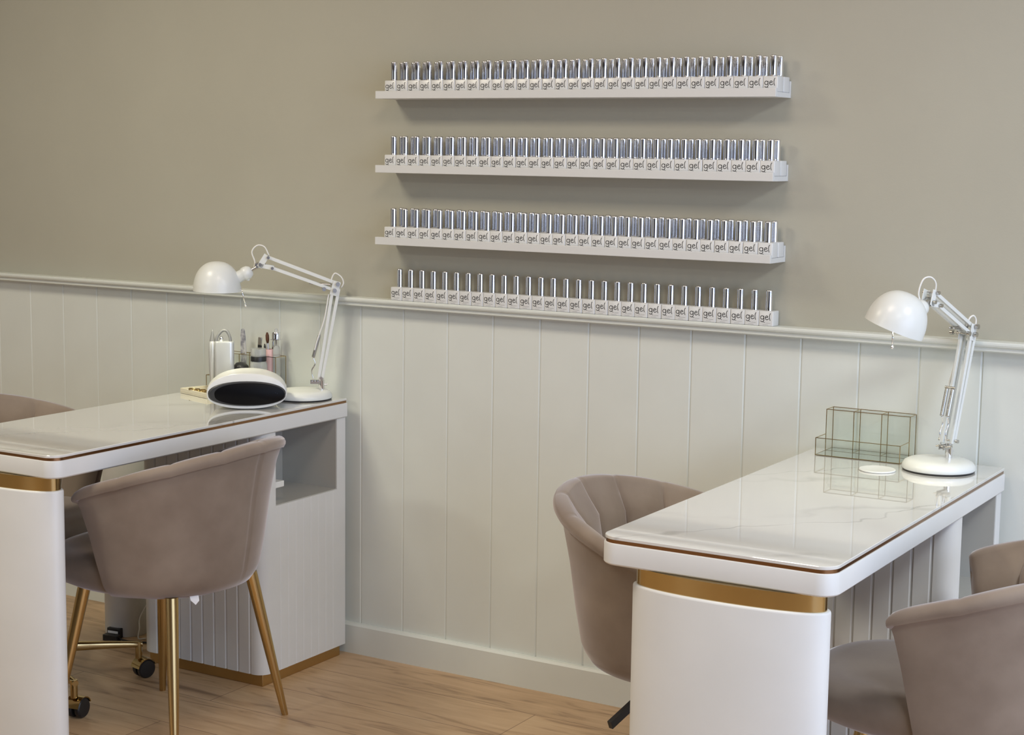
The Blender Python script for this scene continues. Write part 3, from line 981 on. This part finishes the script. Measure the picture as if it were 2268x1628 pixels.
# ------------------------------------------------------------------ nail dryer
def nail_dryer(loc, rz):
    t = thing('nail_dryer', 'white domed nail curing lamp with black opening on the left desk', 'nail lamp', loc, rz)
    # local: width along x, front faces -y
    def outline(k, sx, sz, N=64):
        pts = []
        for i in range(N):
            a = 2 * PI * i / N; c, s = math.cos(a), math.sin(a)
            x = .108 * math.copysign(abs(c) ** .86, c)
            if s >= 0: z = .042 + .055 * abs(s) ** .92
            else: z = .042 - .042 * abs(s) ** .72; x *= 1 - .12 * abs(s) ** 2
            pts.append((x * sx, z * sz + .042 * (1 - sz) * .6))
        return pts
    b = new(); rings = []
    for y, s in ((-.080, .955), (-.079, .985), (-.074, 1.0), (-.05, 1.01), (0, 1.0), (.04, .96), (.07, .88), (.088, .74), (.096, .5), (.098, .2)):
        rings.append([(x, y, z + .002) for x, z in outline(0, s, .55 + .45 * s)])
    loft(b, rings)
    link('white_housing', b, M_white, t, smooth=True, autosmooth=50)
    # black front visor following the housing, pointed at the left
    b = new(); N = 40
    def vis(sc, y, cx=.001, cz=.040):
        pts = []
        for i in range(N):
            a = 2 * PI * i / N; c, s = math.cos(a), math.sin(a)
            x = .105 * math.copysign(abs(c) ** .9, c) * (1 - .15 * max(0, -s) ** 2)
            zt = .043 + .033 * abs(s) ** .95 if s >= 0 else .043 - .035 * abs(s) ** .66
            pts.append((cx + (x - 0) * sc, y, cz + (zt + .002 - cz) * sc))
        return pts
    loft(b, [vis(1.0, -.070), vis(1.0, -.0815), vis(.975, -.0845), vis(.93, -.0855)])
    link('black_visor', b, M_charcoal, t, smooth=True, autosmooth=50)
    b = new(); loft(b, [vis(.90, -.080, .008), vis(.90, -.0864, .008), vis(.87, -.0872, .008)]); link('dark_opening', b, M_black, t, smooth=True, autosmooth=50)
    b = new()
    box(b, -.022, .010, -.030, -.026, .0965, .0982)
    link('display_slot', b, M_grey, t)
    b = new()
    for k in range(7): box(b, -.012 + .0042 * k, -.0095 + .0042 * k, -.0625, -.0610, .0916, .0926)
    link('front_print', b, mat('grey print', (.35, .35, .36), .5), t)
    b = new()
    for x, z in ((.078, .047), (.083, .045)): lathe(b, [(0, 0), (.0008, 0), (0, .0006)], 10, Matrix.Translation((x, -.0868, z)) @ Matrix.Rotation(PI / 2, 4, 'X'))
    link('indicator_led', b, mat('pale blue led', (.35, .45, .8), .3), t)
    return t


nail_dryer((1.168, -.307, .7603), math.radians(38))

# ------------------------------------------------------------------ small things at the back of the left desk
ZD = .7604
# cream tray with gold chain
t = thing('cream_tray', 'shallow cream tray left of the nail dryer, at desk edge', 'tray', (.945, -.215, ZD), math.radians(-17))
b = new(); box(b, -.072, .072, -.050, .050, 0, .004)
for x0, x1, y0, y1 in ((-.072, .072, -.050, -.046), (-.072, .072, .046, .050), (-.072, -.068, -.046, .046), (.068, .072, -.046, .046)): box(b, x0, x1, y0, y1, .004, .015)
link('tray_body', b, M_cream, t, bevel=.001)
b = new(); pts = []
for k in range(90):
    a = k * .55; r = .016 + .010 * math.sin(k * .37)
    pts.append((r * 1.5 * math.cos(a), r * math.sin(a), .006 + .005 * (k / 90) + .003 * math.sin(k * 1.3)))
tube(b, pts, .0013, 6)
o = link('gold_chain', b, M_gold, smooth=True, loc=(.920, -.232, ZD + .0012)); tag(o, 'small tangled gold chain lying in the cream tray', 'chain')
# e-file handpiece and its control box
t = thing('drill_control', 'silver nail drill control box with grey cable, standing in the cream tray', 'nail drill', (.981, -.186, ZD + .0044), math.radians(35))
b = new()
loft(b, [[(x, y, z) for x, y in rrect(.028 * s, .013 * s, .011)] for z, s in ((0, .96), (.004, 1), (.144, 1), (.1485, .98), (.150, .94))])
link('control_box', b, mat('pale silver plastic', (.55, .56, .58), .32, .45), t, smooth=True, autosmooth=50)
b = new(); tube(b, spline([(-.024, 0, .147), (-.018, 0, .166), (-.004, 0, .181), (.008, 0, .179), (.016, 0, .163), (.018, 0, .147)], 8), .0042, 12)
link('coiled_cable', b, M_grey, t, smooth=True)
b = new(); lathe(b, [(0, .149), (.005, .149), (.0052, .160), (.003, .1635), (0, .164)], 16, Matrix.Translation((-.008, 0, 0))); link('speed_knob', b, M_chrome, t, smooth=True)
t = thing('drill_handpiece', 'slim silver nail drill handpiece standing left of its control box', 'nail drill', (.942, -.192, ZD + .0044))
b = new(); lathe(b, [(0, 0), (.006, 0), (.0075, .01), (.0085, .045), (.0105, .060), (.0115, .12), (.0113, .142), (.009, .148), (0, .148)], 24); link('grip', b, M_silver, t, smooth=True, autosmooth=50)
b = new(); lathe(b, [(0, .147), (.0085, .148), (.0055, .160), (.003, .174), (.0015, .181), (0, .182)], 20); link('rubber_nose', b, M_grey, t, smooth=True, autosmooth=50)
# white round jars in the low tray of the organiser
b = new(); lathe(b, [(0, 0), (.024, 0), (.025, .002), (.025, .040), (.0265, .0405), (.0265, .055), (.0245, .057), (0, .057)], 40)
o = link('cream_jar', b, M_white, smooth=True, autosmooth=40, loc=(.900, -.098, ZD + .0022)); tag(o, 'low round white jar in the front tray of the organiser', 'jar')
# dark round dust brush
t = thing('dust_brush', 'round dark grey dust brush standing behind the nail dryer', 'brush', (.968, -.098, ZD + .0022))
b = new(); lathe(b, [(0, 0), (.014, 0), (.016, .012), (.012, .022), (0, .022)], 24); link('brush_handle', b, M_blackm, t, smooth=True, autosmooth=50)
b = new(); lathe(b, [(0, .020), (.014, .021), (.0235, .042), (.0255, .056), (.0225, .070), (.013, .080), (0, .083)], 32); link('bristle_head', b, M_charcoal, t, smooth=True)
# nail file / glass strip standing in the organiser
t = thing('nail_file', 'grey patterned nail file standing upright in the organiser', 'nail file', (.933, -.040, ZD + .003))
b = new(); rings = []
for z, hw in ((0, .006), (.01, .009), (.10, .0105), (.15, .0085), (.168, .006), (.172, .003)): rings.append([(-hw + z * -.03, -.0012, z), (hw + z * -.03, -.0012, z), (hw + z * -.03, .0012, z), (-hw + z * -.03, .0012, z)])
loft(b, rings)
mf = mat('grey marbled file', (.4, .4, .43), .5); add_noise(mf, 60, (.50, .50, .53), (.22, .22, .26), lo=.4, hi=.6); link('file_blade', b, mf, t)
# black clipper tool
t = thing('nail_clipper', 'black nail clipper with steel tip sticking out of the organiser', 'clipper', (.985, -.036, ZD + .003))
b = new(); obox(b, (0, 0, 0), (.004, 0, .128), .012, .006, up=(0, 1, 0)); link('clipper_handle', b, M_blackm, t, bevel=.001)
b = new(); obox(b, (.004, 0, .126), (.006, 0, .150), .013, .005, up=(0, 1, 0)); link('clipper_tip', b, M_steel, t, bevel=.0015)
# jar with black band
t = thing('liquid_dispenser', 'clear bottle with black collar and frosted lid behind the nail dryer', 'bottle', (1.035, -.098, ZD + .0022))
b = new(); lathe(b, [(0, 0), (.024, 0), (.0255, .003), (.0255, .074), (.0245, .084), (.020, .090), (0, .090)], 36); link('bottle_body', b, M_frost, t, smooth=True, autosmooth=50)
b = new(); lathe(b, [(0, .0895), (.0225, .090), (.0228, .103), (.0215, .105), (0, .105)], 36); link('black_collar', b, M_blackm, t, smooth=True, autosmooth=50)
b = new(); lathe(b, [(0, .1047), (.0218, .105), (.0218, .124), (.0208, .127), (0, .127)], 36); link('frosted_lid', b, M_frost, t, smooth=True, autosmooth=50)
# pink pot with brushes
t = thing('pink_brush_pot', 'slim pink pot holding brushes in the right of the organiser', 'brush pot', (1.030, -.040, ZD + .003))
b = new(); lathe(b, [(0, 0), (.0115, 0), (.0125, .002), (.0128, .118), (.0115, .118), (.0110, .004), (0, .004)], 28); link('pot_wall', b, M_pink, t, smooth=True, autosmooth=50)


def brush(loc, lean, L, label, tipm, tip_r=.005, hm=None):
    t = thing('nail_brush', label, 'brush', loc)
    top = Vector((lean[0], lean[1], L)); b = new(); rod(b, (0, 0, 0), top * .8, .0022, .0030); link('brush_handle', b, hm or M_silver, t, smooth=True, autosmooth=50)
    b = new(); M, l = frame_to(top * .80, top); lathe(b, [(0, 0), (.003, 0), (tip_r, l * .3), (tip_r, l * .7), (tip_r * .5, l * .97), (0, l)], 16, M); link('brush_tip', b, tipm, t, smooth=True)


brush((1.030, -.040, ZD + .0085), (-.010, 0, 0), .162, 'nail brush with brown oval tip standing in the pink pot', M_brownhair, .0052)
brush((1.033, -.036, ZD + .0085), (.006, .001, 0), .142, 'steel-handled brush leaning right in the pink pot', M_steel, .003)
brush((1.025, -.043, ZD + .0085), (-.012, .0, 0), .128, 'short dark brush leaning left in the pink pot', M_blackm, .003, M_blackm)
# pump bottle
t = thing('pump_bottle', 'clear pump bottle with silver cap beside the pink pot', 'bottle', (1.0535, -.0385, ZD + .003))
b = new(); lathe(b, [(0, 0), (.0098, 0), (.0106, .002), (.0106, .116), (.009, .126), (.006, .130), (0, .130)], 24); link('bottle_body', b, M_frost, t, smooth=True, autosmooth=50)
b = new(); lathe(b, [(0, .1298), (.0032, .130), (.0032, .147), (.018, .148), (.018, .1495), (.0125, .150), (.0125, .168), (.0115, .170), (0, .170)], 28); link('silver_pump', b, M_chrome, t, smooth=True, autosmooth=50)
b = new(); lathe(b, [(0, .1698), (.005, .170), (.005, .176), (.0035, .180), (0, .181)], 20); link('clear_tip', b, M_frost, t, smooth=True, autosmooth=50)

# ------------------------------------------------------------------ floor things behind the left desk
b = new(); lathe(b, [(0, 0), (.064, 0), (.066, .003), (.066, .690), (.064, .694), (0, .694)], 40)
o = link('white_column', b, M_desk, smooth=True, autosmooth=40, loc=(.612, -.215, 0)); tag(o, 'round white column standing left of the fluted desk cabinet', 'column')
t = thing('power_adapter', 'black power adapter with cable on the floor by the white column', 'power adapter', (.64, -.31, 0), math.radians(8))
b = new(); loft(b, [[(x, y, z) for x, y in rrect(.026, .012, .004)] for z in (.0005, .018)]); link('adapter_block', b, M_blackm, t)
b = new(); tube(b, spline([(.026, 0, .009), (.06, .0, .005), (.10, .012, .004), (.16, .02, .004)], 6), .0030, 8); link('adapter_cable', b, M_blackm, t, smooth=True)
b = new(); box(b, -.034, .012, .022, .040, 0, .030); link('adapter_block', b, M_blackm, t, bevel=.002)
b = new(); box(b, -.030, .006, .0212, .0222, .004, .022); link('paper_label', b, M_tag, t, label='pale paper label on the adapter')
b = new(); tube(b, spline([(.700, -.20, .12), (.680, -.23, .06), (.695, -.25, .03), (.700, -.26, .004), (.72, -.25, .004)], 8), .0022, 8)
o = link('white_cord', b, M_cable, smooth=True); tag(o, 'thin white cord hanging beside the white column', 'cord')
